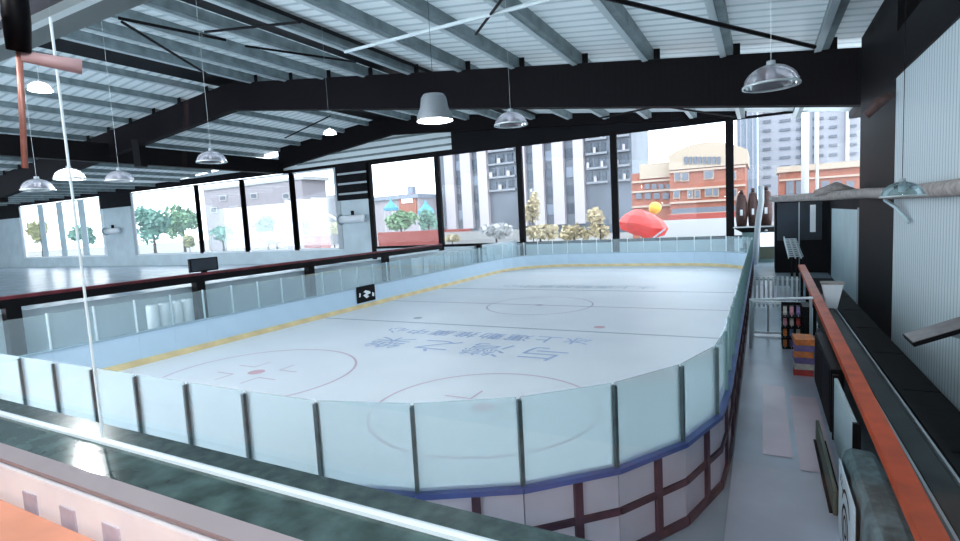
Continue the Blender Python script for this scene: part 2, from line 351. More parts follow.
# ------------------------------------------------------------------ roof
RX, XE = -34.0, 4.2
def zr(X):
    if X >= RX: return 10.5-.127*X
    if X >= -72: return zr(RX)-.095*(RX-X)
    return zr(-72)
Y0, Y1, Y2 = -3.0, 27.0, YW-.2
def sheet(x0, x1, name, label, m='roof', dz=.45, y0=Y0, y1=YW+.4):
    o = MB().add([(x0, y0, zr(x0)+dz), (x1, y0, zr(x1)+dz), (x1, y1, zr(x1)+dz), (x0, y1, zr(x0)+dz)], [(0, 3, 2, 1)]).build(name, m)
    return struct(o, label, 'ceiling')
sheet(RX, XE+1.5, 'ceiling_right', 'pale ribbed metal roof slope over the rink'); sheet(-72, RX, 'ceiling_left', 'pale ribbed metal roof slope left of the ridge')
sheet(-128, -72, 'ceiling_far_left', 'low flat roof wing at the far left')
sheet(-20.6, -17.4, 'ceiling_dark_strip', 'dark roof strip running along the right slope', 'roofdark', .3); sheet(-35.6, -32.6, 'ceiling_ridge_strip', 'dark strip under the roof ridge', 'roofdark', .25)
def raf(Y, name, label, wd=.3, dep=0., segs=None):
    for (x0, x1, d0, d1, lab) in segs:
        o = MB().hexa([(x0, Y-wd, zr(x0)-d0), (x1, Y-wd, zr(x1)-d1), (x1, Y+wd, zr(x1)-d1), (x0, Y+wd, zr(x0)-d0), (x0, Y-wd, zr(x0)+dep), (x1, Y-wd, zr(x1)+dep), (x1, Y+wd, zr(x1)+dep), (x0, Y+wd, zr(x0)+dep)]).build(name, 'rafter')
        struct(o, label+lab, 'roof beam')
raf(Y1, 'beam', 'deep black roof rafter across the middle of the hall, ', segs=[(RX, XE+.3, 1.9, 2.25, 'right slope'), (-74, RX, 2.3, 1.9, 'left slope')])
raf(Y2, 'beam', 'black gable rafter at the window wall, ', dep=.43, segs=[(RX, -1, 1.5, -.05, 'right slope'), (-50.5, RX, 1.9, 1.5, 'left slope')])
px_list = [2.22, -1.32, -4.67, -8.08, -11.46, -14.68]+[-18.1-3.35*k for k in range(5)]+[-36.8-3.35*k for k in range(11)]+[-76-5*k for k in range(10)]
for k, X in enumerate(px_list):
    # an open channel: web and a light lower flange
    z = zr(X)+.46
    hw, dp = (.22, .5) if X > RX else (.13, .40)
    o = MB().box((X-hw, Y0, z-dp), (X+hw, YW, z-.01)).build('ceiling_purlin', 'purlin'); struct(o, f'grey steel roof purlin, {k+1} from the right eave', 'roof beam')
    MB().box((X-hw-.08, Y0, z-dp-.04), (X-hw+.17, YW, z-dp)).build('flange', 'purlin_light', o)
    for Y in (Y1,):
        if X > -72: B((X-.18, Y-.34, z-.55), (X+.5, Y-.30, z-.02)).build('cleat', 'black', o)
# eave beams and the long dark beam on the left
o = B((XE-.1, Y0, 8.0), (XE+1.6, Y1+.4, zr(XE)+.35)).build('beam_eave', 'black'); struct(o, 'black eave beam along the right side', 'roof beam')
o = B((XE+1.2, Y1, 9.7), (XE+2.9, YW, zr(XE)+.2)).build('beam_eave', 'black'); struct(o, 'black eave beam beyond the middle rafter', 'roof beam')
o = B((XE-.35, Y0, zr(XE)-.0), (XE-.12, Y1-.3, zr(XE)+.3)).build('trim_eave', 'olive'); struct(o, 'pale green eave channel along the right roof edge', 'trim')
o = B((-51, 3, 10.75), (-50.2, Y2, 12.35)).build('beam_left', 'black'); struct(o, 'long black beam running along the left aisle', 'roof beam')
o = B((-90, Y1-.5, 8.7), (-72, Y1+.5, 10.7)).build('beam_left', 'black'); struct(o, 'black tie beam at the left end of the middle rafter', 'roof beam')
o = MB().tube([(-46.3, Y1, 12.2), (-46.3, Y1, 10.0)], .55, 6).build('beam_post', 'black'); struct(o, 'short black hanger post under the middle rafter', 'roof beam')
# bracing rods
def rod(a, b, r, label, m='black'):
    o = MB().tube([a, b], r, 6).build('brace_rod', m); struct(o, label, 'roof rod')
def roofpt(x, y, dz=-.8):   # point just under the roof seen at (x, y)
    v = ray(x, y); 
    for it in range(4000):
        t = .01+it*.0002; P = EYE+v*t
        if P.z >= zr(P.x)+dz: return P
    return P
for (a, b, r, m) in (((590, -6), (815, 47), .07, 'black'), ((476, 34), (505, -5), .05, 'black'), ((118, 18), (226, 40), .06, 'black'), ((122, 22), (210, 76), .06, 'black'), ((245, 46), (356, 62), .05, 'black'),
                  ((345, 52), (562, -4), .07, 'purlin_light'), ((205, 32), (300, 22), .05, 'black'), ((600, 118), (690, 100), .06, 'black'), ((620, 100), (735, 117), .06, 'black'), ((285, 138), (330, 116), .06, 'black')):
    rod(roofpt(*a), roofpt(*b), r, f'thin {"black" if m == "black" else "pale"} roof bracing rod near {"the right slope" if a[0] > 340 else "the ridge"}', m)

# ------------------------------------------------------------------ window wall
ZS, ZT = 1.55, 10.75
wx = lambda px, y=200: atY(px, y, YW).x
bays = [(wx(18), wx(100)), (wx(131), wx(197)), (wx(197), wx(243)), (wx(243), wx(293)), (wx(293), wx(338)), (wx(371), wx(439)), (wx(439), wx(521)), (wx(521), wx(615)), (wx(615), wx(730)), (wx(730), XE+3)]
o = B((-130, YW, -.3), (XE+6, YW+.3, ZS)).build('wall_far', 'wallgrey'); struct(o, 'pale grey sill wall under the far windows', 'wall')
gaps = [(-130, bays[0][0]), (bays[0][1], bays[1][0]), (bays[4][1], bays[5][0])]
for k, (a, b) in enumerate(gaps):
    o = B((a, YW, ZS), (b, YW+.3, ZT if k != 2 else 7.0)).build('wall_far_pier', 'wallgrey'); struct(o, ['grey wall at the far left end', 'grey wall between the left windows', 'grey wall panel left of the middle windows'][k], 'wall')
    B((a, YW-.1, ZT-1.9 if k != 2 else 7.0), (b, YW+.2, ZT+.2)).build('dark_upper_panel', 'walldark', o)
mb = MB()   # louvred dark panel stripes
for z in (7.6, 8.7, 9.8): mb.box((gaps[2][0]+.3, YW-.16, z), (gaps[2][1]-.3, YW-.1, z+.22))
mb.build('louvre_slats', 'grey', o)
# gable panel: only on the right half, from window head up to the rafters
def gable(x0, x1, name, label):
    o = MB().hexa([(x0, YW, ZT), (x1, YW, ZT), (x1, YW+.2, ZT), (x0, YW+.2, ZT), (x0, YW, max(zr(x0)-.05, ZT+.1)), (x1, YW, max(zr(x1)-.05, ZT+.1)), (x1, YW+.2, max(zr(x1)-.05, ZT+.1)), (x0, YW+.2, max(zr(x0)-.05, ZT+.1))]).build(name, 'walldark'); struct(o, label, 'wall')
gable(-27, -2, 'wall_gable_right', 'dark gable panel over the middle windows')
B((-128, YW-.05, ZT+.1), (-50.5, YW+.2, zr(-72)+.43)).build('wall_head_left', 'walldark')
struct(bpy.data.objects['wall_head_left'], 'dark strip over the left windows', 'wall')
o = B((-50.5, YW, ZT), (-27, YW+.2, ZT+.35)).build('trim_window_head', 'black'); struct(o, 'dark window head beam', 'trim')
o = MB().hexa([(-72, YW+.05, ZT+.3), (-27, YW+.05, ZT+.3), (-27, YW+.2, ZT+.3), (-72, YW+.2, ZT+.3), (-72, YW+.05, zr(-72)+.4), (-27, YW+.05, zr(-27)+.4), (-27, YW+.2, zr(-27)+.4), (-72, YW+.2, zr(-72)+.4)]).build('wall_gable_left', 'roof'); struct(o, 'pale gable sheet over the left windows', 'wall')
for z in (11.5, 12.2, 12.9):
    B((-48, YW-.1, z), (-27, YW+.04, z+.2)).build('gable_batten', 'purlin', o)
for k, (a, b) in enumerate(bays):
    left = k < 5
    fr = MB(); t = .34 if left else .22
    fr.box((a, YW-.02, ZS-.05), (b, YW+.14, ZS+.2)); fr.box((a, YW-.02, ZT-.18), (b, YW+.14, ZT))
    wn = fr.build('window_%d' % (k+1), 'white' if left else 'black')
    struct(wn, ('white framed' if left else 'black framed')+f' tall window, {ORD[k]} from the left along the far wall', 'window')
    for e, X in enumerate((a, b)):
        if left: B((X-.35, YW-.06, ZS), (X+.35, YW+.16, ZT)).build('jamb', 'grey' if k else 'white', wn)
        elif e == 0 or k == 9: B((X-.28, YW-.1, ZS-1.2), (X+.28, YW+.2, ZT+.1)).build('mullion', 'black', wn)
    if k == 0:
        for q in (.28, .52, .78): B((a+(b-a)*q-.9, YW, ZS), (a+(b-a)*q+.9, YW+.1, ZT)).build('mullion', 'wallgrey', wn)
    B((a+.1, YW+.05, ZS+.1), (b-.1, YW+.07, ZT-.1)).build('pane', 'winglass', wn)
o = B((-129, -3, -.3), (-128, YW, 12)).build('wall_left_blocker', 'wallgrey'); struct(o, 'unseen grey wall added at the far left to cut daylight', 'wall')  # added to block daylight flooding in from the open left side
# white tube fixtures on the two wall piers
for (px, py, lab) in ((112, 231, 'white tube lamp on the grey wall between the left windows'), (352, 219, 'white tube lamp on the grey wall left of the middle windows')):
    P = atY(px, py, YW-.75)
    t = thing('tube_lamp', lab, 'lamp', P)
    MB().tube([(-1.6, 0, 0), (1.6, 0, 0)], .42, 12).build('tube', 'white', t, True); MB().tube([(-1.75, 0, 0), (-1.6, 0, 0)], .6, 12).build('end_cap', 'grey', t)
    B((-.1, 0, .3), (.1, .3, .9)).build('bracket', 'black', t)

# ------------------------------------------------------------------ left side: rail, posts, low wall, white rolls
XS = -20.2
zrail = 2.45
lr = thing('side_rail', 'long dark rail with red top edge running along the left side of the rink', 'rail', (XS, 4, 0))
B((-.18, 0, zrail-.32), (.18, 28, zrail-.06)).build('rail_beam', 'black', lr); B((-.2, 0, zrail-.06), (.2, 28, zrail+.03)).build('rail_top', 'darkred', lr)
for px in (10, 200, 312, 388, 482):
    P = atX(px, 300, XS); Y = P.y-4
    if -1 < Y < 50: B((-.16, Y-.19, -.05), (.16, Y+.19, zrail-.3)).build('rail_post', 'black', lr)
o = B((XS-.45, 3, -.05), (XS-.25, YW, 1.95)).build('wall_left_low', 'wallgrey'); struct(o, 'low grey wall behind the left barrier glass', 'wall')
P = atX(200, 262, XS-.2)
t = thing('monitor', 'black monitor standing on the dark red side rail', 'monitor', (XS, P.y, zrail))
B((-.06, -.62, .08), (.06, .62, .62)).build('screen_housing', 'black', t); B((-.05, -.1, 0.03), (.05, .1, .1)).build('stand', 'black', t); B((.06, -.56, .13), (.07, .56, .58)).build('screen', 'navy', t)
def rolls(pxs, yb, X, h, r, lab):
    for k, px in enumerate(pxs):
        P = atX(px, yb, X)
        t = thing('foam_roll', f'upright white foam roll behind the left barrier, {ORD[k]} from the left {lab}', 'roll', (X, P.y, -.05), 0, 'white foam rolls behind the left barrier')
        MB().lathe([(0, 0), (r*.92, 0), (r, .04), (r, h*.5), (r*1.02, h-.05), (r*.9, h), (r*.3, h-.02), (0, h-.06)], n=16).build('roll_body', 'white_foam', t, True)
        MB().tube([(0, 0, h-.06), (0, 0, h+.02)], r*.28, 10).build('core_tube', 'grey', t)
rolls((154, 166, 178, 189), 325, -18.6, 1.75, .19, 'of the near stack')
rolls((417, 424, 432, 439, 446, 453, 461), 272, -19.2, 1.9, .32, 'of the far stack')

# ------------------------------------------------------------------ right side
XW = 3.25
o = B((XW, -1, -.05), (XW+.2, 18.6, 7.25)).build('wall_right', 'wallwhite'); struct(o, 'white ribbed metal wall on the right', 'wall')
o = B((XW-.05, -1, 7.25), (XE+.2, 18.9, 8.4)).build('trim_fascia', 'black'); struct(o, 'black fascia over the white ribbed wall', 'trim')
o = B((3.25, 18.62, -.05), (4.3, 24.6, 9.9)).build('pillar_right', 'black'); struct(o, 'wide black steel column beside the white ribbed wall', 'column')
o = B((3.3, 24.6, -.05), (3.5, 34.2, 3.62)).build('wall_right_pale', 'palepanel'); struct(o, 'pale smooth wall panel behind the black column', 'wall')
B((3.24, 24.6, -.05), (3.3, 25.0, 3.7)).build('edge_trim', 'grey', o)
o = B((3.3, 24.6, 3.62), (3.5, 36, 4.3)).build('wall_right_dark', 'walldark'); struct(o, 'dark strip over the pale wall panel', 'wall')
o = B((3.3, 34.2, -.05), (3.5, 36, 3.62)).build('wall_right_end', 'walldark'); struct(o, 'dark wall end past the pale wall panel', 'wall')
# dark cabin at the end of the aisle
ck = 36.0
cb = thing('dark_cabin', 'black cabin with narrow white strip at the end of the aisle', 'cabin', (0, ck, -.05))
x0, x1 = atY(775, 230, ck).x, 6.6
B((x0, 0, 0), (x1, 2.5, 4.35)).build('cabin_wall', 'walldark', cb)
B((atY(777, 220, ck).x, -.05, 1.9), (atY(822, 220, ck).x, 0, 4.1)).build('upper_panel', 'navy', cb)
a, b = atY(810, 204, ck), atY(815.5, 231, ck); B((a.x, -.1, b.z), (b.x, -.05, a.z)).build('white_strip_sign', 'white', cb)
B((atY(799, 220, ck).x-.03, -.08, .5), (atY(799, 220, ck).x+.03, -.02, 4.1)).build('seam_strip', 'grey', cb)
B((x0-.2, -.5, 4.3), (x1+.3, 2.6, 4.5)).build('cabin_roof', 'grey', cb)
# booth with canopy
P = atY(755, 232, 42.5)
bo = thing('ticket_booth', 'small dark green booth with flared canopy beside the far right rink corner', 'booth', (0, 42.5, -.05))
xa, xb, ya = atY(742, 235, 42.5).x, atY(776, 235, 42.5).x, atY(742, 229, 42.5).z+.05
B((xa, 0, 0), (xb, 1.5, ya)).build('booth_body', 'teal', bo)
MB().hexa([(xa, -.1, ya-.25), (xb, -.1, ya-.25), (xb, 1.6, ya-.25), (xa, 1.6, ya-.25), (xa-.55, -.7, ya+.12), (xb+.1, -.7, ya+.12), (xb+.1, 1.8, ya+.12), (xa-.55, 1.8, ya+.12)]).build('canopy', 'black', bo)
B((xa-.55, -.74, ya+.10), (xb+.1, -.70, ya+.17)).build('canopy_edge', 'silver', bo)
a, b = atY(760, 232, 42.5), atY(775, 245.5, 42.5); B((a.x, -.06, b.z), (b.x, 0, a.z)).build('white_notice', 'screen', bo)
a, b = atY(760, 246, 42.5), atY(774, 258, 42.5); B((a.x, -.06, b.z), (b.x, 0, a.z)).build('olive_board', 'olive', bo)
P = atY(766, 229.5, 42.1); MB().blob((P.x, -.4, P.z), (.1, .1, .08), 1).build('round_lamp', 'white', bo, True)
# brown sacks standing on the canopy
for (px, py, r, lab) in ((741.5, 203, .40, 'leftmost, wide brown sack standing on the booth canopy'), (753, 201, .34, 'middle brown sack behind the grey pole on the booth canopy'), (766, 199, .42, 'tallest brown sack right of the grey pole on the booth canopy')):
    P = atY(px, py, 43.1); zb = ya+.125; h = atY(px, py-13, 43.1).z-zb
    t = thing('brown_sack', lab, 'sack', (P.x, 43.1, zb))
    MB().lathe([(0, 0), (r*.8, 0), (r, h*.3), (r*.97, h*.62), (r*.72, h*.84), (r*.28, h*.91), (r*.4, h*.98), (0, h)], n=14).build('sack_body', 'brown', t, True)
    MB().lathe([(r*.30, h*.89), (r*.36, h*.91), (r*.30, h*.93)], n=14).build('tie_band', 'black', t, True)
    MB().box((-r*.22, -r*1.0, h*.3), (r*.22, -r*.9, h*.46)).build('white_tag', 'white', t)
pa, pb = atY(761, 186, 41.3), atY(755, 275, 41.3)
o = MB().tube([(pb.x, 41.3, -.05), (pb.x+.1, 41.3, 1.5), (pb.x+.22, 41.3, 3.), ((pa.x+pb.x)/2+.2, 41.3, 4.2), (pa.x, 41.3, pa.z)], .2, 10).build('bent_pole', 'grey', None, True); tag(o, 'leaning grey pole in front of the small dark green booth', 'pole')
# dark figure-like hook stand seen at the corner
P = atY(745, 262, 41)
t = thing('coat_stand', 'small black stand with short side arms at the far right rink corner', 'stand', (atY(746, 255, 41).x, 41, -.05))
zt_ = atY(745, 243, 41).z
MB().tube([(0, 0, 0), (0, 0, zt_)], [.1, .07], 8).build('stand_pole', 'black', t); MB().tube([(-.34, 0, zt_*.72), (0, 0, zt_*.8), (.34, 0, zt_*.72)], .11, 8).build('side_arms', 'black', t)
MB().blob((0, 0, zt_*.95), (.17, .17, .2), 3).build('knob', 'black', t, True)
# orange rail with posts
RZ = 1.3
rl = thing('orange_handrail', 'long worn orange handrail plank running along the aisle on the right', 'rail', (1.165, 2.2, 0), -math.atan(.0145))
MB().hexa([(-.10, 0, RZ-.12), (.09, 0, RZ-.12), (.13, 25, RZ-.12), (-.13, 25, RZ-.12), (-.10, 0, RZ), (.09, 0, RZ), (.13, 25, RZ), (-.13, 25, RZ)]).build('rail_plank', 'orange', rl)
for y in (.8, 2.2, 16.6, 20.5, 24.5): B((-.05, y, -.05), (.05, y+.12, RZ-.12)).build('rail_post', 'black', rl)
# far continuation: silver rail with clamps
sr = thing('silver_rack', 'silver rail with a row of short crossbars beyond the orange handrail', 'rack', (1.42, 27.6, 0))
for dx in (-.10, .12): MB().tube([(dx, 0, 1.55), (dx, 6, 2.05)], .035, 8).build('side_rail', 'silver', sr)
for k in range(11):
    y = .2+k*.56; z = 1.55+.5*y/6; MB().tube([(-.36, y, z+.05), (.22, y, z+.05)], .035, 6).build('crossbar', 'silver', sr); MB().tube([(-.36, y, z-.05), (-.36, y, z+.2)], .03, 6).build('peg', 'silver', sr)
for y in (.6, 5.4): MB().tube([(0, y, -.05), (0, y, 1.6+.083*y)], .06, 8).build('rack_post', 'black', sr)
# dark bench next to the rail, dark mats
bn = thing('dark_bench', 'long low dark grey bench just right of the orange handrail', 'bench', (1.50, 3.0, -.05))
MB().rbox((0, 0, .35), (.55, 18, .9), .04).build('bench_body', 'bench', bn); MB().rbox((.06, 0, .9), (.34, 18, .96), .02).build('bench_slat', 'grey', bn).data.materials[0] = M['bench']
B((.42, 0, .9), (.50, 18, .98)).build('bench_edge', 'rubber', bn)
for x in (.02, .36): B((x, 0, .90), (x+.03, 18, .975)).build('metal_strip', 'grey', bn)
for y in (.5, 6, 12, 17): B((.1, y, 0), (.45, y+.2, .35)).build('bench_leg', 'black', bn)
mt = thing('rubber_mat', 'wide black rubber mat on the floor along the white ribbed wall', 'mat', (2.1, 4, -.05))
for k in range(9): MB().rbox((0, k*3.2, 0), (1.12, k*3.2+3.15, .07), .02).build('mat_tile', 'rubber', mt)
# white trapezoid board beside the rail
t = thing('white_bin', 'white tapered bin right of the orange handrail', 'bin', (1.78, 18.2, .93))
MB().hexa([(-.12, -.15, 0), (.12, -.15, 0), (.12, .15, 0), (-.12, .15, 0), (-.26, -.22, .72), (.26, -.22, .72), (.26, .22, .72), (-.26, .22, .72)]).build('bin_body', 'white', t); B((-.28, -.24, .70), (.28, .24, .75)).build('bin_rim', 'wood', t)
# rental shelf below the rail with skates
sh = thing('skate_shelf', 'dark shelf of rental gear beside the aisle gate under the orange handrail', 'shelf', (.85, 16.75, -.05))
for z in (.0, .30, .60, .90): B((-.36, 0, z), (.14, .9, z+.03)).build('shelf_board', 'black', sh)
B((.12, 0, 0), (.30, .9, 1.22)).build('shelf_side', 'black', sh); B((.30, -.05, 0), (.36, .05, 1.2)).build('white_upright', 'palepanel', sh); B((-.36, .9, 0), (.3, .94, 1.2)).build('shelf_back', 'walldark', sh)
db = thing('dark_locker', 'narrow black locker box under the orange handrail beside the aisle', 'locker', (1.06, 10.7, -.05))
MB().rbox((-.02, 0, .04), (.18, 3.1, 1.16), .02).build('locker_body', 'black', db); B((-.03, .1, .1), (-.02, 1.5, 1.1)).build('door', 'walldark', db); B((-.03, 1.6, .1), (-.02, 3.0, 1.1)).build('door', 'walldark', db); B((.0, .05, 0), (.16, 3.0, .04)).build('plinth', 'rubber', db)
cols = ['b_orange', 'b_purple', 'b_red', 'b_orange', 'b_blue', 'b_cream', 'b_pink', 'b_cream', 'b_red', 'b_cream', 'b_pink', 'b_purple']
names = dict(b_orange='orange', b_purple='purple', b_red='red', b_blue='blue', b_cream='cream', b_pink='pink')
def skate(loc, c, lab):
    t = thing('rental_skate', lab, 'skate', loc, PI/2, 'rental skates on the shelf')
    mb = MB(); mb.prism([(-.13, .05), (.14, .05), (.15, .10), (.05, .14), (.0, .26), (-.12, .27)], lambda u, v: (u, -.045, v), lambda u, v: (u, .045, v)); mb.build('boot', c, t)
    B((-.11, -.006, 0), (.13, .006, .05)).build('blade', 'silver', t)
    B((-.135, -.05, .22), (-.01, .05, .275)).build('cuff', 'black', t)
    return t
rows = ['lowest', 'second', 'third', 'top']
for r in range(4):
    for k in range(3):
        c = cols[(r*3+k) % 12]
        t = skate((.56+.16*k, 16.93, -.05+.031+.30*r), c, f'{names[c]} rental skate on the {rows[r]} board of the dark shelf, {ORD[k]} from the rink')
        t.rotation_euler = (0, 0, -PI/2)
# stack of colourful folded gear nearer on the floor
for k, (c, l) in enumerate((('b_red', 'red'), ('b_cream', 'cream'), ('b_purple', 'purple'), ('b_orange', 'orange'), ('b_purple', 'violet'), ('b_orange', 'bright orange'))):
    z = -.03+k*.145; t = thing('gear_box', f'{l} flat box in the colourful stack by the dark locker, {ORD[k]} from the bottom', 'box', (.86, 14.5, z), .06*(k % 3-1), 'colourful boxes stacked by the aisle')
    MB().rbox((-.20, -.32, 0), (.20, .32, .10), .012).build('box_body', c, t); B((-.205, -.33, .095), (.205, .33, .138)).build('box_lid', c, t)
# pale panel under rail and grey covered cooler
t = thing('pale_screen', 'pale teal upright screen panel under the orange handrail', 'panel', (1.06, 8.2, -.05))
B((0, 0, 0.05), (.05, 2.2, 1.1)).build('screen_panel', 'palepanel', t); B((-.02, -.06, 0), (.07, 0, 1.15)).build('edge_post', 'black', t); B((-.02, 2.2, 0), (.07, 2.26, 1.15)).build('edge_post', 'black', t)
t = thing('covered_cooler', 'box-shaped cooler under a draped dark grey cloth with swirling emblem by the aisle', 'cooler', (.86, 4.7, -.05))
mb = MB(); nx, ny = 8, 12; Lx, Ly, Hh = .62, 2.8, 1.06
rnd = random.Random(3); grid = []
prof = [(-.03, 0), (-.02, .3), (.0, .6), (.015, .88), (.05, .96), (.14, 1.0), (.3, 1.0), (.48, 1.0), (.58, .97), (.63, .88), (.64, .4), (.65, 0)]
for j in range(ny+1):
    y = Ly*j/ny
    for i, (x, z) in enumerate(prof):
        f = .022*math.sin(j*1.9+i*.4)*(1-z*.5)+rnd.uniform(-.006, .006); x *= .56; grid.append((x+(f if i < 5 else -f if i > 8 else 0), y+.0*f, z*Hh+(.012*math.sin(j*1.3+i) if z > .95 else 0)))
n = len(prof)
mb.add(grid, [(j*n+i, (j+1)*n+i, (j+1)*n+i+1, j*n+i+1) for j in range(ny) for i in range(n-1)]+[tuple(range(n)), tuple(range((ny+1)*n-1, ny*n-1, -1))])
mb.build('cloth_cover', 'cloth', t, False)
em = MB()
def yz_ring(em, cy, cz, r0, r1, x=-.055, a0=0, a1=2*PI, n=24):
    vs = []; fs = []
    for k in range(n+1):
        a = a0+(a1-a0)*k/n; vs += [(x, cy+r0*math.cos(a), cz+r0*math.sin(a)), (x, cy+r1*math.cos(a), cz+r1*math.sin(a))]
        if k: fs.append((2*k-2, 2*k-1, 2*k+1, 2*k))
    em.add(vs, fs)
B((-.05, 1.5, .02), (-.035, 2.7, .96)).build('front_plate', 'wallgrey', t)
yz_ring(em, 2.1, .42, .20, .25); yz_ring(em, 2.1, .42, .09, .13); yz_ring(em, 2.04, .52, .30, .34, a0=.4, a1=2.6); yz_ring(em, 2.18, .3, .30, .335, a0=3.4, a1=5.6)
for q, (yy, zz) in enumerate(((.95, .78), (.90, .84), (1.0, .86), (.86, .76), (1.05, .8))): yz_ring(em, yy+1.45, zz, 0.0, .025, n=8)
em.build('emblem', 'black', t)
t = thing('olive_post', 'low dark olive skirting board along the aisle past the covered cooler', 'board', (.80, 7.8, -.05))
MB().rbox((0, 0, .0), (.05, 2.6, .34), .01).build('board', 'olive', t); B((-.04, .05, 0), (.14, 2.5, .03)).build('base_plate', 'black', t)
# gate across the aisle
gy = 18.4
gt = thing('aisle_gate', 'low glazed gate with pale frame across the aisle', 'gate', (-.28, gy, -.05))
gw = 1.3
for z in (.08, 1.02): B((0, -.03, z), (gw, .03, z+.07)).build('gate_rail', 'silver', gt)
for x in (0, gw): B((x-.04, -.04, 0), (x+.04, .04, 1.1)).build('gate_post', 'palepanel', gt)
B((.04, -.01, .15), (gw-.04, .01, 1.02)).build('gate_pane', 'rinkglass_far', gt); B((.4, -.02, .15), (.46, .02, 1.02)).build('gate_bar', 'grey', gt)
g2 = thing('white_picket_fence', 'white picket fence across the far end of the aisle', 'fence', (-.3, 23.5, -.05))
for k in range(10): B((k*.16, -.02, .05), (k*.16+.07, .02, 1.25)).build('picket', 'post_white', g2)
for z in (.2, 1.1): B((-.02, .02, z), (1.54, .05, z+.07)).build('fence_rail', 'grey', g2)
t = thing('aisle_crossbar', 'thin white horizontal bar on two posts in front of the aisle gate', 'bar', (-.3, 16.6, -.05))
MB().tube([(-.02, 0, 1.42), (1.5, 0, 1.5)], .035, 8).build('bar', 'post_white', t); MB().tube([(0, 0, 0), (0, 0, 1.45)], .03, 8).build('bar_post', 'grey', t); MB().tube([(1.45, 0, 0), (1.45, 0, 1.5)], .03, 8).build('bar_post', 'grey', t)
# floodlight on the right wall
P = atX(940, 330, XW-.55)
t = thing('floodlight', 'flat rectangular floodlight tilted out from the white ribbed wall', 'floodlight', P)
def tilt(p, a=-.35): x, y, z = p; return (x*math.cos(a)-z*math.sin(a), y, x*math.sin(a)+z*math.cos(a))
def tbox(a, b): 
    m_ = MB().box(a, b); m_.v = [tilt(v, .42) for v in m_.v]; return m_
tbox((-.48, -.36, -.05), (.40, .36, .02)).build('lamp_body', 'black', t); tbox((-.46, -.34, .02), (.38, .34, .03)).build('lamp_face', 'floodglass', t)
MB().tube([(.1, 0, -.05), (.3, .0, -.12), (.52, 0, -.1)], .035, 8).build('bracket', 'grey', t); B((.49, -.14, -.22), (.545, .14, .02)).build('wall_plate', 'grey', t)
# reflection in the viewing glass, built as a solid pale bar above the cabin
o = atY(775, 197, 20); o2 = atX(960, 186, XW-.1)
t = thing('pale_reflection', 'long pale reflection in the viewing glass, built solid above the black cabin', 'reflection', (0, 0, 0))
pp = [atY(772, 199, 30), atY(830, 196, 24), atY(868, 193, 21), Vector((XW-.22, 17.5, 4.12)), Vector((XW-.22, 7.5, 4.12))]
MB().tube(pp, [.16, .17, .17, .16, .16], 10).build('reflection_bar', 'wood', t, True)
MB().tube([pp[1]+Vector((-.5, 0, .12)), pp[1]+Vector((.2, 0, .3)), pp[1]+Vector((.8, 0, .1))], [.12, .22, .1], 8).build('reflection_bulge', 'wood', t, True)
MB().tube([atX(885, 200, 3.0), atX(897, 208, 3.1), atX(908, 222, 3.15)], .05, 8).build('reflection_tail', 'palepanel', t, True)
t = thing('wood_brace', 'short brown wooden brace on the black column', 'brace', atY(866, 116, 18.4))
q = atY(893, 95, 18.4)-atY(866, 116, 18.4)
MB().tube([(0, 0, 0), q*.5+Vector((0, 0, .1)), q], [.10, .15, .10], 8).build('brace', 'brown', t, True)

# ------------------------------------------------------------------ pendant lamps; lamps reflected in the viewing glass are built solid too
def pendant(px, py, wpx, D, kind, lab, tiltx=0, lit=0.0):
    """px,py: middle of the rim"""
    P = atD(px, py, D); depth = (P-EYE).dot(R3 @ Vector((0, 0, -1))); r = wpx/2*depth/FPX
    t = thing('pendant_or_reflection', lab, 'lamp', P, 0, 'pendant lamps over the rink')
    if kind == 'bell':
        prof = [(r, 0), (r*.99, r*.25), (r*.78, r*.75), (r*.70, r*1.25), (r*.58, r*1.42), (r*.2, r*1.46), (0, r*1.46)]; top = r*1.46
        MB().lathe(prof, n=28).build('lamp_shade', 'lampgrey', t, True)
        MB().lathe([(0, .0), (r*.7, -.01), (r*.96, .02), (r*.98, r*.06)], n=28).build('diffuser', 'whiteglow', t, True)
    else:
        a = kind == 'teal'
        prof = [(r*math.cos(x), r*.80*math.sin(x)) for x in [PI/2*k/9 for k in range(10)]]; top = r*.8
        MB().lathe(prof, n=28).build('lamp_shade', 'acrylic_teal' if a else 'acrylic', t, True)
        MB().lathe([(r*.97, -.01), (r*1.03, -.01), (r*1.03, r*.05), (r*.97, r*.05), (r*.97, -.01)], n=28).build('rim', 'silver', t, True)
        MB().lathe([(0, r*.2), (r*.16, r*.25), (r*.2, r*.5), (r*.14, r*.8), (0, r*.82)], n=14).build('bulb', 'whiteglow' if lit else 'white', t, True)
        MB().lathe([(r*.16, r*.74), (r*.16, r*.95), (0, r*.97)], n=12).build('cap', 'grey', t, True); top = r*.95
    up = zr(P.x)-.5-P.z
    MB().tube([(0, 0, top), (0, 0, up)], max(.003, r*.008), 6).build('cord', 'black' if kind in ('bell', 'teal') else 'silver', t)
    if lit:
        l = bpy.data.lights.new('lamp_light', 'POINT'); l.energy = lit; l.shadow_soft_size = r*.5; lo = bpy.data.objects.new('lamp_light', l); C.objects.link(lo); lo.parent = t; lo.location = (0, 0, -.15)
    return t
pendant(435, 121, 36, 9, 'bell', 'lit grey bell-shaped pendant lamp hanging below the middle rafter', lit=60)
pendant(771, 86, 51, 8, 'clear', 'large smoky reflected dome lamp, built solid before the black rafter on the right')
pendant(511, 125, 33, 12, 'clear', 'reflected clear dome lamp, built solid right of the lit bell lamp')
pendant(212, 162, 28, 15, 'clear', 'reflected clear dome lamp, built solid before the long black beam on the left')
pendant(120, 181, 26, 16, 'clear', 'reflected clear dome lamp, built solid above the gap between the left windows')
pendant(38, 190, 28, 15, 'clear', 'leftmost reflected clear dome lamp, built solid above the far left window')
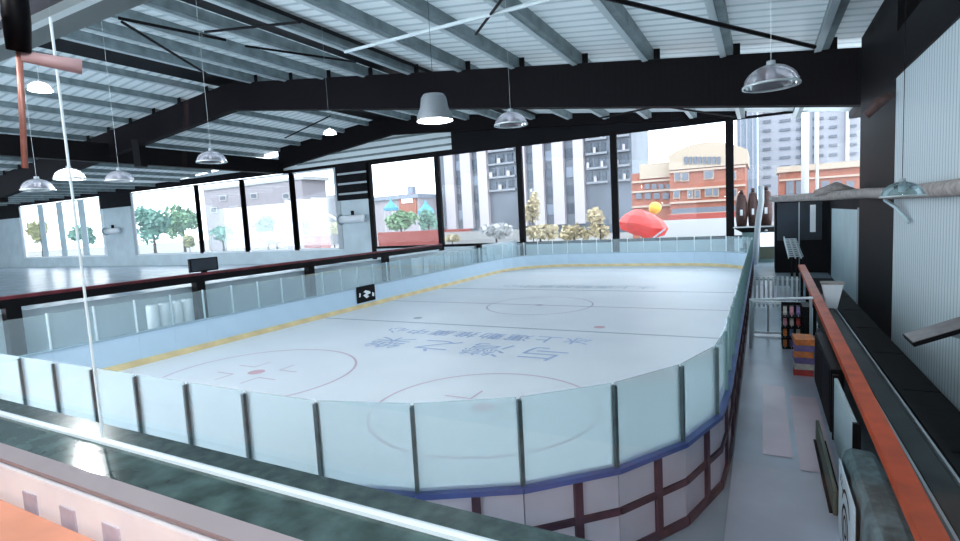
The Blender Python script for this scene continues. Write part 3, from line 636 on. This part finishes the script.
pendant(70, 179, 27, 15, 'clear', 'flat bright reflected lamp, built solid beside the glass joint at left', lit=30)  # reflected bright ring, given a glow and light of its own
pendant(40, 90, 20, 11, 'clear', 'glaring lit pendant lamp high up at the far left', lit=120)
pendant(330, 134, 13, 22, 'clear', 'small lit pendant lamp below the ridge', lit=80)
pendant(902, 196, 36, 6.2, 'teal', 'reflected teal dome lamp on a black cord, built solid before the white ribbed wall')

# ------------------------------------------------------------------ viewing window, ledge and room at the camera
ZL = 3.2
def zx(px, py): return atZ(px, py, ZL)
YGS = 1.07
o = B((-6, 1.07, ZL-.35), (1.5, 1.212, ZL-.004)).build('trim_outer_ledge', 'granite'); struct(o, 'dark green granite ledge outside the viewing glass', 'ledge')
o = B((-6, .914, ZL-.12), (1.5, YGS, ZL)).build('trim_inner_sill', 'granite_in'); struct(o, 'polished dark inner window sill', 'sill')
o = MB().hexa([(-6, .858, ZL-.02), (1.5, .858, ZL-.02), (1.5, .916, ZL-.1), (-6, .916, ZL-.1), (-6, .858, ZL-.012), (1.5, .858, ZL-.012), (1.5, .916, ZL+.002), (-6, .916, ZL+.002)]).build('trim_sill_edge', 'mauve'); struct(o, 'mauve front edge of the window sill', 'sill')
o = B((-6, .862, 2.2), (1.5, .91, ZL-.05)).build('wall_below_sill', 'facewhite'); struct(o, 'white wall face under the window sill', 'wall')
zt0 = atY(40, 511, .86).z
for k in range(8):
    X = -2.45+k*.27; B((X, .858, zt0-.06), (X+.10, .863, zt0+.055)).build('grey_square', 'facegrey', o)  # bluish-grey squares low on the white face
zpe = atY(40, 511, .86).z
seat = thing('peach_bench', 'peach-orange bench top under the window sill', 'bench', (-2.6, .5, zpe-.62))
MB().rbox((-3, -.5, .3), (3.2, .352, .62), .02).build('seat_pad', 'peach', seat); B((-3, -.45, 2.06-(zpe-.62)), (3.2, .28, .3)).build('seat_base', 'facewhite', seat)
# glass: channel, two panes, joint
YG = 1.085
o = B((-6, YG-.014, ZL), (1.5, YG+.014, ZL+.012)).build('trim_glass_channel', 'trimglow'); struct(o, 'white channel holding the viewing glass', 'trim')
XJ = atY(103, 440, YG).x
for k, (a, b) in enumerate(((-6, XJ-.004), (XJ+.004, 3.2))):
    o = MB().add([(a, YG, ZL+.02), (b, YG, ZL+.02), (b, YG, 7.5), (a, YG, 7.5)], [(0, 1, 2, 3)]).build('window_%d' % (11+k), 'frontglass'); struct(o, ['clear viewing glass pane left of the joint', 'large clear viewing glass pane right of the joint'][k], 'window')
o = B((XJ-.0028, YG-.004, ZL+.02), (XJ+.0028, YG+.004, atY(45, 20, YG).z)).build('trim_glass_joint', 'trimglow'); struct(o, 'white silicone joint between the viewing glass panes', 'trim')
# soffit above
s0, s1 = atZ(0, 40, 5.3), atZ(95, 0, 5.3); ys = (s0.y+s1.y)/2
sx0 = -12
o = B((sx0, ys-.03, 5.29), (s1.x+.15, ys+.02, 5.34)).build('trim_soffit_edge', 'trimglow'); struct(o, 'white edge strip of the soffit over the viewing glass', 'trim')
f0, f1 = atZ(0, 60, 5.36), atZ(150, 0, 5.36)
o = MB().hexa([(sx0, s0.y, 5.35), (f1.x+.3, s0.y, 5.35), (f1.x+.3, (f0.y+f1.y)/2, 5.35), (sx0, (f0.y+f1.y)/2, 5.35), (sx0, s0.y, 5.4), (f1.x+.3, s0.y, 5.4), (f1.x+.3, (f0.y+f1.y)/2, 5.4), (sx0, (f0.y+f1.y)/2, 5.4)]).build('ceiling_soffit_outer', 'soffit'); struct(o, 'pale grey outer soffit at the top left', 'ceiling')
o = B((sx0, 1.2, 5.34), (s1.x+.15, ys, 5.4)).build('ceiling_soffit', 'mauve'); struct(o, 'dull pinkish soffit at the top left', 'ceiling')
# hanging black pole with copper rod and pink crossbar
def nearp(px, py, D=2.2): return atD(px, py, D)
a0, a1, a2 = nearp(13, -25), nearp(19, 51), nearp(25, 168)
t = thing('hanging_pole', 'black sleeved pole with thin copper rod and pink crossbar hanging at the left', 'pole', a1)
MB().tube([a0-a1, (a0-a1)*.4, Vector((0, 0, 0))], [.030, .034, .030], 14).build('black_sleeve', 'black', t, True); MB().tube([(a0-a1)*.45+Vector((0, -.05, 0)), (a0-a1)*.35+Vector((.02, -.055, 0))], .012, 8).build('white_clip', 'white', t)
MB().tube([Vector((0, 0, 0)), a2-a1], .009, 8).build('copper_rod', 'copper', t, True)
c0, c1 = nearp(21, 56), nearp(82, 67); MB().tube([c0-a1, c1-a1], [.016, .024], 12).build('crossbar', 'pinkbar', t, True)
for (lx, ly) in ((-3, -.9), (.5, -1.5)):
    l = bpy.data.lights.new('sill_fill_light', 'POINT'); l.energy = 260; l.shadow_soft_size = .25; lo = bpy.data.objects.new('sill_fill_light', l); C.objects.link(lo); lo.location = (lx, ly, 6.2)  # unseen fill lights added to brighten the sill face
# unseen room behind the viewer, added dark to limit haze in the glass
M['roomdark'] = mat('room_wall', (.05, .05, .05), .7, 0, .1, 1)
o = B((-9, -5.2, 1.9), (6, -5, 8)).build('wall_back', 'roomdark'); struct(o, 'wall of the viewing room behind', 'wall')
o = B((-9, -5, 7.9), (6, .6, 8)).build('ceiling_room', 'roomdark'); struct(o, 'ceiling of the viewing room', 'ceiling')
o = B((-9, -5, 1.95), (6, .86, 2.05)).build('floor_room', 'roomdark'); struct(o, 'floor of the viewing room', 'floor')
o = B((-9.2, -5, 1.95), (-9, .8, 8)).build('wall_room_left', 'roomdark'); struct(o, 'left wall of the viewing room', 'wall')

# ------------------------------------------------------------------ outdoors
o = MB().add([(-500, YW+.4, -1.5), (300, YW+.4, -1.5), (300, 700, -1.5), (-500, 700, -1.5)], [(0, 1, 2, 3)]).build('ground_outside', 'ground'); struct(o, 'pale ground outside the hall', 'ground')
GZ = -1.5
def rect(px0, py0, px1, py1, Y):   # world x0,x1,z0,z1 for a facade seen there
    a = atY(px0, (py0+py1)/2, Y); b = atY(px1, (py0+py1)/2, Y); t = atY((px0+px1)/2, py0, Y); l = atY((px0+px1)/2, py1, Y)
    return a.x, b.x, l.z, t.z
def bld(name, label, cat, Y): return thing(name, label, cat, (0, Y, GZ))
def fbox(t, Y, name, m, px0, py0, px1, py1, front=0.0, depth=8.0, ground=False):
    x0, x1, z0, z1 = rect(px0, py0, px1, py1, Y); 
    if ground: z0 = GZ
    return B((x0, -front, z0-GZ), (x1, depth, z1-GZ)).build(name, m, t)
# high-rise with white fins
Yh = 150
hr = bld('apartment_tower', 'tall grey apartment tower with white vertical fins beyond the middle windows', 'building', Yh)
x0, x1, z0, z1 = rect(436, 100, 632, 228, Yh); ztop = 62
B((x0, 0, 0), (x1, 25, ztop)).build('tower_body', 'tower_body', hr)
for (a, b) in ((448, 457), (464, 474), (481, 490), (521, 528), (536, 546), (555, 566), (576, 586)):
    fx0, fx1, _, _ = rect(a, 160, b, 228, Yh); B((fx0, -1.6, 3), (fx1, 0, ztop)).build('white_fin', 'tower_fin', hr)
fl = 0
for (a, b) in ((457, 464), (473, 481), (528, 536), (546, 555), (566, 576)):
    fx0, fx1, _, _ = rect(a, 160, b, 228, Yh)
    for k in range(9):
        z = 6+k*5.2; B((fx0+.3, -.25, z), (fx1-.3, 0, z+3.0)).build('window', 'tower_glass' if (k+fl) % 3 else 'blueglass', hr)
    fl += 1
for (a, b) in ((491, 517), (588, 609), (617, 631)):
    fx0, fx1, _, _ = rect(a, 160, b, 228, Yh)
    for k in range(10):
        z = 14+k*4.0; sl = B((fx0, -1.2, z), (fx1, 0, z+.6)).build('balcony', 'tower_slab', hr)
        n = 3 if b-a > 15 else 2
        for q in range(n):
            w0 = fx0+(fx1-fx0)*(q+.12)/n; B((w0, -.3, z+.9), (w0+(fx1-fx0)*.62/n, 0, z+3.2)).build('window', 'tower_glass', sl)
            if (k+q) % 2: B((w0, -1.3, z+.4), (w0+(fx1-fx0)*.35/n, -1.1, z+2.0)).build('laundry_panel', 'tower_fin', sl)
# brick building
Yb = 110
bb = bld('brick_building', 'orange brick building with arched cream roof beyond the right windows', 'building', Yb)
fbox(bb, Yb, 'left_wing', 'brick', 632, 172, 676, 226, 0, 14, True); fbox(bb, Yb, 'main_block', 'brick', 672, 166, 746, 226, 2.5, 16, True)
fbox(bb, Yb, 'wing_top', 'cream', 640, 163, 674, 178, .4, 13)
x0, x1, z0, z1 = rect(671, 150, 748, 168, Yb)
arch = [(x0, z0-GZ)]+[(x0+(x1-x0)*k/14, z0-GZ+1.6+(z1-z0-.4)*math.sin(PI*(.12+.80*k/14))**.9) for k in range(15)]+[(x1, z0-GZ)]
MB().prism(arch, lambda u, v: (u, -3, v), lambda u, v: (u, 15, v)).build('arched_roof', 'cream', bb)
for y in (169, 187, 200, 212): fbox(bb, Yb, 'floor_band', 'brick_trim', 672, y, 746, y+2, 3.0, 0)
for y in (180, 190, 205): fbox(bb, Yb, 'floor_band', 'brick_trim', 632, y, 673, y+2, .5, 0)
for k in range(8): fbox(bb, Yb, 'window', 'palewin', 686+k*4.6, 158, 689.4+k*4.6, 165, 3.2, 0)
for (a, b, c) in ((677, 174, 5), (684, 174, 6), (706, 172, 8), (730, 173, 6), (676, 191, 5), (690, 191, 4), (697, 191, 4), (707, 189, 6), (715, 189, 4), (731, 190, 6)):
    f_ = fbox(bb, Yb, 'window', 'brick_trim', a-1, b-1, a+c+1, b+8, 2.8, 0); fbox(bb, Yb, 'pane', 'palewin', a, b, a+c, b+6.5, 3.0, 0).parent = f_
for k in range(4): fbox(bb, Yb, 'window', 'palewin', 645+k*7, 184, 650+k*7, 189, .3, 0); fbox(bb, Yb, 'window', 'palewin', 636+k*9, 193, 642+k*9, 199, .3, 0)
fbox(bb, Yb, 'ground_floor_band', 'palewin', 674, 207, 742, 212, 2.9, 0)
for a in (690, 712): fbox(bb, Yb, 'roof_tank', 'whitetower', a-5, 145, a+5, 152, -4, 8)
o = B((rect(640, 219, 760, 240, 70)[0], 70, GZ), (rect(640, 219, 768, 240, 70)[1], 70.4, atY(700, 219, 70).z)).build('hoarding', 'hoarding'); tag(o, 'plain white hoarding in front of the orange brick building', 'fence')
o = B((rect(668, 213, 748, 220, 90)[0], 90, GZ), (rect(668, 213, 748, 220, 90)[1], 90.4, atY(705, 213, 90).z)).build('red_fence', 'redwall'); tag(o, 'low dark red fence between brick building and white hoarding', 'fence')
# white towers and far right brick
Yt = 210
wt = bld('white_tower', 'white high-rise with rows of windows beyond the far right window', 'building', Yt)
fbox(wt, Yt, 'tower_wall', 'whitetower', 758, 70, 880, 215, 0, 20, True)
for r in range(9):
    for k in range(6):
        a = 763+k*16.5; y = 108+r*9.2+ (3-.16*(a-763)*.35); fbox(wt, Yt, 'window', 'palewin', a, y, a+(11 if k % 2 else 8), y+2.6, .4, 0)
for a in (801, 814, 845): fbox(wt, Yt, 'white_pier', 'hoarding', a, 70, a+4, 200, 1.5, 0)
st = bld('glass_tower', 'slim blue-grey glass tower left of the white high-rise', 'building', 190)
fbox(st, 190, 'tower_body', 'blueglass', 737, 90, 757, 215, 0, 12, True)
for a in (740, 746, 752): fbox(st, 190, 'mullion', 'whitetower', a, 90, a+1.5, 200, .4, 0)
ob = bld('low_brick_block', 'low orange brick block in front of the white high-rise', 'building', 125)
fbox(ob, 125, 'wall', 'brick', 779, 167, 880, 215, 0, 10, True); fbox(ob, 125, 'cornice', 'cream', 777, 163, 880, 169, .6, 10); 
for a in (786, 796, 821, 833, 846): fbox(ob, 125, 'window', 'palewin', a, 181, a+8, 196, .3, 0)
fbox(ob, 125, 'floor_band', 'brick_trim', 779, 176, 880, 178, .4, 0)
for (px, w_, lab) in ((805, 6, 'thick white pole outside the far right window'), (817, 2.5, 'thin white pole outside the far right window')):
    a = atY(px, 190, 60); o = MB().tube([(a.x, 60, GZ), (a.x, 60, 16)], w_/2*60/FPX, 10).build('white_pole', 'hoarding', None, True); tag(o, lab, 'pole')
# left of middle: skyline with tents
rb = bld('red_house', 'pale house block with red gable beyond the middle left window', 'building', 140)
fbox(rb, 140, 'wall', 'pinkwall', 360, 199, 420, 226, 0, 10, True); fbox(rb, 140, 'red_gable', 'brick', 400, 194, 417, 214, .6, 0); fbox(rb, 140, 'roof', 'greyblock', 360, 196, 420, 200, 1, 11); fbox(rb, 140, 'chimney', 'greyblock', 402, 186, 407, 196, -3, 5); fbox(rb, 140, 'window', 'white', 403, 197, 414, 203, .8, 0)
for (px, py, r, lab) in ((391, 208, 9, 'left blue pointed tent outside the middle left window'), (426, 211, 10, 'right blue pointed tent outside the middle left window')):
    P = atY(px, py, 100); rr = r*100/FPX; t = thing('blue_tent', lab, 'tent', (P.x, 100, GZ))
    z0 = P.z-GZ; MB().lathe([(0, z0+rr*1.35), (rr*.3, z0+rr*.75), (rr, z0), (rr*.98, z0-rr*.35)], n=8).build('canopy', 'tent', t)
    for k in range(4): a = PI/4+k*PI/2; MB().tube([(rr*.9*math.cos(a), rr*.9*math.sin(a), 0), (rr*.9*math.cos(a), rr*.9*math.sin(a), z0)], .08, 6).build('tent_leg', 'hoarding', t)
o = B((rect(378, 231, 470, 241, 62)[0], 62, GZ), (rect(378, 231, 470, 241, 62)[1], 62.3, atY(415, 231, 62).z)).build('red_fence', 'redwall'); tag(o, 'low bright red fence outside the middle left window', 'fence')
o = B((rect(440, 232, 520, 240, 60)[0], 60, GZ), (rect(440, 232, 520, 240, 60)[1], 60.3, atY(480, 231, 60).z)).build('white_wall', 'roadwhite'); tag(o, 'low white wall at the foot of the apartment tower', 'wall')
gb = bld('grey_block', 'plain blue-grey block beyond the fifth left window', 'building', 136); fbox(gb, 136, 'wall', 'greyblock', 306, 198, 342, 226, 0, 8, True); fbox(gb, 136, 'parapet', 'tower_slab', 305, 196, 343, 199, .4, 8.4)
for a in (312, 322): fbox(gb, 136, 'window', 'palewin', a, 204, a+5, 208, .3, 0)
t = thing('white_arch', 'curved white arch canopy outside the fifth left window', 'canopy', (0, 75, GZ)); a, b = atY(299, 240, 75), atY(344, 240, 75); zz = atY(322, 214, 75).z-GZ
pp = [(a.x+(b.x-a.x)*k/14, 0, (zz)*(.55+.45*math.sin(PI*k/16))) for k in range(15)]; MB().tube(pp, .22, 8).build('arch_band', 'hoarding', t, True)
for P in (pp[0], pp[-1]): MB().tube([(P[0], 0, 0), P], .2, 8).build('arch_leg', 'hoarding', t)
x0, x1, z0, z1 = rect(304, 236, 321, 247, 60); t = thing('red_kiosk', 'small red kiosk outside the fifth left window', 'kiosk', ((x0+x1)/2, 60, GZ))
B((-(x1-x0)/2, 0, 0), ((x1-x0)/2, 2, z1-GZ)).build('kiosk_body', 'redwall', t); B((-(x1-x0)/2-.1, -.3, z1-GZ), ((x1-x0)/2+.1, 2.2, z1-GZ+.15)).build('kiosk_roof', 'hoarding', t); B((-(x1-x0)*.3, -.05, z1-GZ-.9), ((x1-x0)*.1, 0, z1-GZ-.2)).build('kiosk_window', 'brick_trim', t)
pb_ = bld('pale_pink_house', 'pale pinkish house with small windows beyond the left windows', 'building', 120); fbox(pb_, 120, 'wall', 'pinkwall', 205, 184, 304, 232, 0, 10, True); fbox(pb_, 120, 'parapet', 'hoarding', 203, 182, 305, 185, .5, 10.5)
for (a, y) in ((221, 196), (252, 194), (232, 207), (268, 205), (212, 208), (284, 194)): f_ = fbox(pb_, 120, 'window', 'hoarding', a-1, y-1, a+6, y+5, .3, 0); fbox(pb_, 120, 'pane', 'palewin', a, y, a+5, y+4, .4, 0).parent = f_
a = atY(288, 220, 62); o = MB().tube([(a.x, 62, GZ), (a.x, 62, 9)], .35, 10).build('white_pole', 'hoarding', None, True); tag(o, 'white pole outside the fourth left window', 'pole')
for k, px in enumerate((211, 226, 233)):
    a = atY(px, 246, 60); t = MB().tube([(a.x, 60, GZ), (a.x, 60, 2.8), (a.x+.3, 60, 3.6), (a.x+1.0, 60, 3.9), (a.x+1.5, 60, 3.5)], .12, 8).build('bent_pipe', 'hoarding', None, True); tag(t, f'white bent pipe outside the third left window, {ORD[k]} from the left', 'pipe', 'white bent pipes')
# trees
def tree(px, py, wpx, hpx, Y, m, label, name='tree', seed=0, n=900, trunk=True, group='trees beyond the windows'):
    P = atY(px, py, Y); rw = wpx/2*Y/FPX*1.05; rh = hpx/2*Y/FPX*1.05; rnd = random.Random(seed)
    t = thing(name, label, 'tree' if trunk else 'shrub', (P.x, Y, GZ), 0, group)
    mb = MB(); cz = P.z-GZ; ls = max(.3, rw*.17)
    lumps = [(rnd.uniform(-.55, .55)*rw, rnd.uniform(-.4, .4)*rw, cz+rnd.uniform(-.5, .5)*rh, rnd.uniform(.4, .62)) for _ in range(9)]
    for k in range(n):
        lx, ly, lz, q = lumps[k % 9]; u = Vector((rnd.gauss(0, 1), rnd.gauss(0, 1), rnd.gauss(0, 1))).normalized()*(rnd.random()**.4)
        c = Vector((lx+u.x*rw*q, ly+u.y*rw*q, lz+u.z*rh*q)); e1 = Vector((rnd.gauss(0, 1), rnd.gauss(0, 1), rnd.gauss(0, 1))).normalized(); e2 = e1.orthogonal().normalized()
        e1 *= ls*rnd.uniform(.6, 1.3); e2 *= ls*.55
        mb.add([c-e1, c+e2, c+e1, c-e2], [(0, 1, 2, 3)])
    mb.build('foliage', m, t)
    if trunk: MB().tube([(0, 0, 0), (rw*.05, 0, cz*.5), (0, 0, cz)], [rw*.09, rw*.07, rw*.04], 8).build('trunk', 'bark', t, True)
    else: MB().tube([(0, 0, 0), (0, 0, cz)], rw*.05, 6).build('stem', 'bark', t)
    return t
for i, a in enumerate(((40, 232, 44, 48, 80, 'leaf2', 'yellow-green tree behind the far left window'), (82, 234, 40, 44, 84, 'leaf3', 'grey-green tree right of the yellow-green one behind the far left window'),
        (152, 224, 56, 58, 72, 'leaf3', 'tall teal-green tree behind the first framed left window'), (182, 222, 48, 56, 92, 'leaf', 'broad dark green tree between the first and second framed left windows'), (189, 241, 16, 18, 60, 'leaf2', 'small yellow-green bush-like tree behind the white sill'),
        (222, 234, 34, 28, 76, 'leaf3', 'low grey-green tree behind the white bent pipes'), (266, 224, 32, 28, 70, 'leaf', 'round green tree in front of the pale pink house'), (276, 238, 40, 18, 66, 'leafy', 'low brownish tree under the round green tree'),
        (306, 226, 14, 22, 68, 'leaf2', 'narrow olive tree beside the white arch'), (333, 228, 24, 16, 90, 'leaf2', 'low olive tree under the white arch'),
        (400, 220, 36, 24, 80, 'leaf', 'wide green tree below the left blue tent'), (428, 218, 22, 30, 84, 'leaf3', 'green tree below the right blue tent'))):
    tree(*a, seed=i+1, n=1000)
for i, a in enumerate(((496, 231, 40, 16, 56, 'hoarding', 'pale flowering shrub at the foot of the apartment tower'), (532, 205, 20, 40, 60, 'leafy', 'thin upright yellow shrub left of the third black mullion'), (540, 232, 40, 18, 53, 'leafy', 'low yellowish shrub under the thin upright one'),
        (574, 232, 34, 20, 57.5, 'leafy', 'middle yellowish shrub outside the tower window'), (600, 224, 26, 34, 57, 'leafy', 'taller yellowish shrub beside the red parasol'), (452, 238, 20, 8, 57, 'leafy', 'small low shrub right of the red fence'))):
    tree(*a, name='shrub', seed=40+i, n=330, trunk=False, group='shrubs outside the tower windows')
# red parasol with yellow ball
P = atY(643, 224, 52); t = thing('red_parasol', 'large tilted red parasol outside the right window', 'parasol', (P.x, 52, GZ))
rr = 2.35; mb = MB(); vs = [(0, 0, 1.25)]; fs = []
for j, (q, z) in enumerate(((.35, 1.0), (.75, .45), (1.0, -.25), (.86, -.95), (.3, -1.45))):
    for k in range(12): a = 2*PI*k/12; vs.append((rr*q*math.cos(a), rr*q*.8*math.sin(a), z))
for k in range(12): fs.append((0, 1+k, 1+(k+1) % 12))
for j in range(4):
    for k in range(12): fs.append((1+j*12+k, 1+(j+1)*12+k, 1+(j+1)*12+(k+1) % 12, 1+j*12+(k+1) % 12))
vs = [(x*math.cos(-.10)-z*math.sin(-.10), y, x*math.sin(-.10)+z*math.cos(-.10)+(P.z-GZ)+(.35 if x < 0 else -.0)) for x, y, z in vs]
mb.add(vs, fs).build('canopy', 'red', t); MB().tube([(0, 0, 0), (.1, 0, P.z-GZ+1)], .08, 8).build('pole', 'grey', t); MB().tube([(1.2, -1.9, P.z-GZ-1.3), (2.2, -1.2, P.z-GZ-.5)], .08, 6).build('strut', 'grey', t)
Q = atY(655, 208, 57); o = MB().blob((0, 0, 0), (.62, .62, .62), 2, 14, 10, .03).build('yellow_ball', 'yellow', None, True); o.location = Q; tag(o, 'round yellow ball above the red parasol', 'ball')
o = MB().tube([(0, 0, GZ-Q.z), (0, 0, -.5)], .06, 6).build('ball_pole', 'grey', bpy.data.objects['yellow_ball'])

# ------------------------------------------------------------------ extra daylight: overcast sun
sun = bpy.data.lights.new('sun', 'SUN'); sun.energy = .4; sun.angle = .5; so = bpy.data.objects.new('sun', sun); C.objects.link(so); so.rotation_euler = (.75, .15, .3)
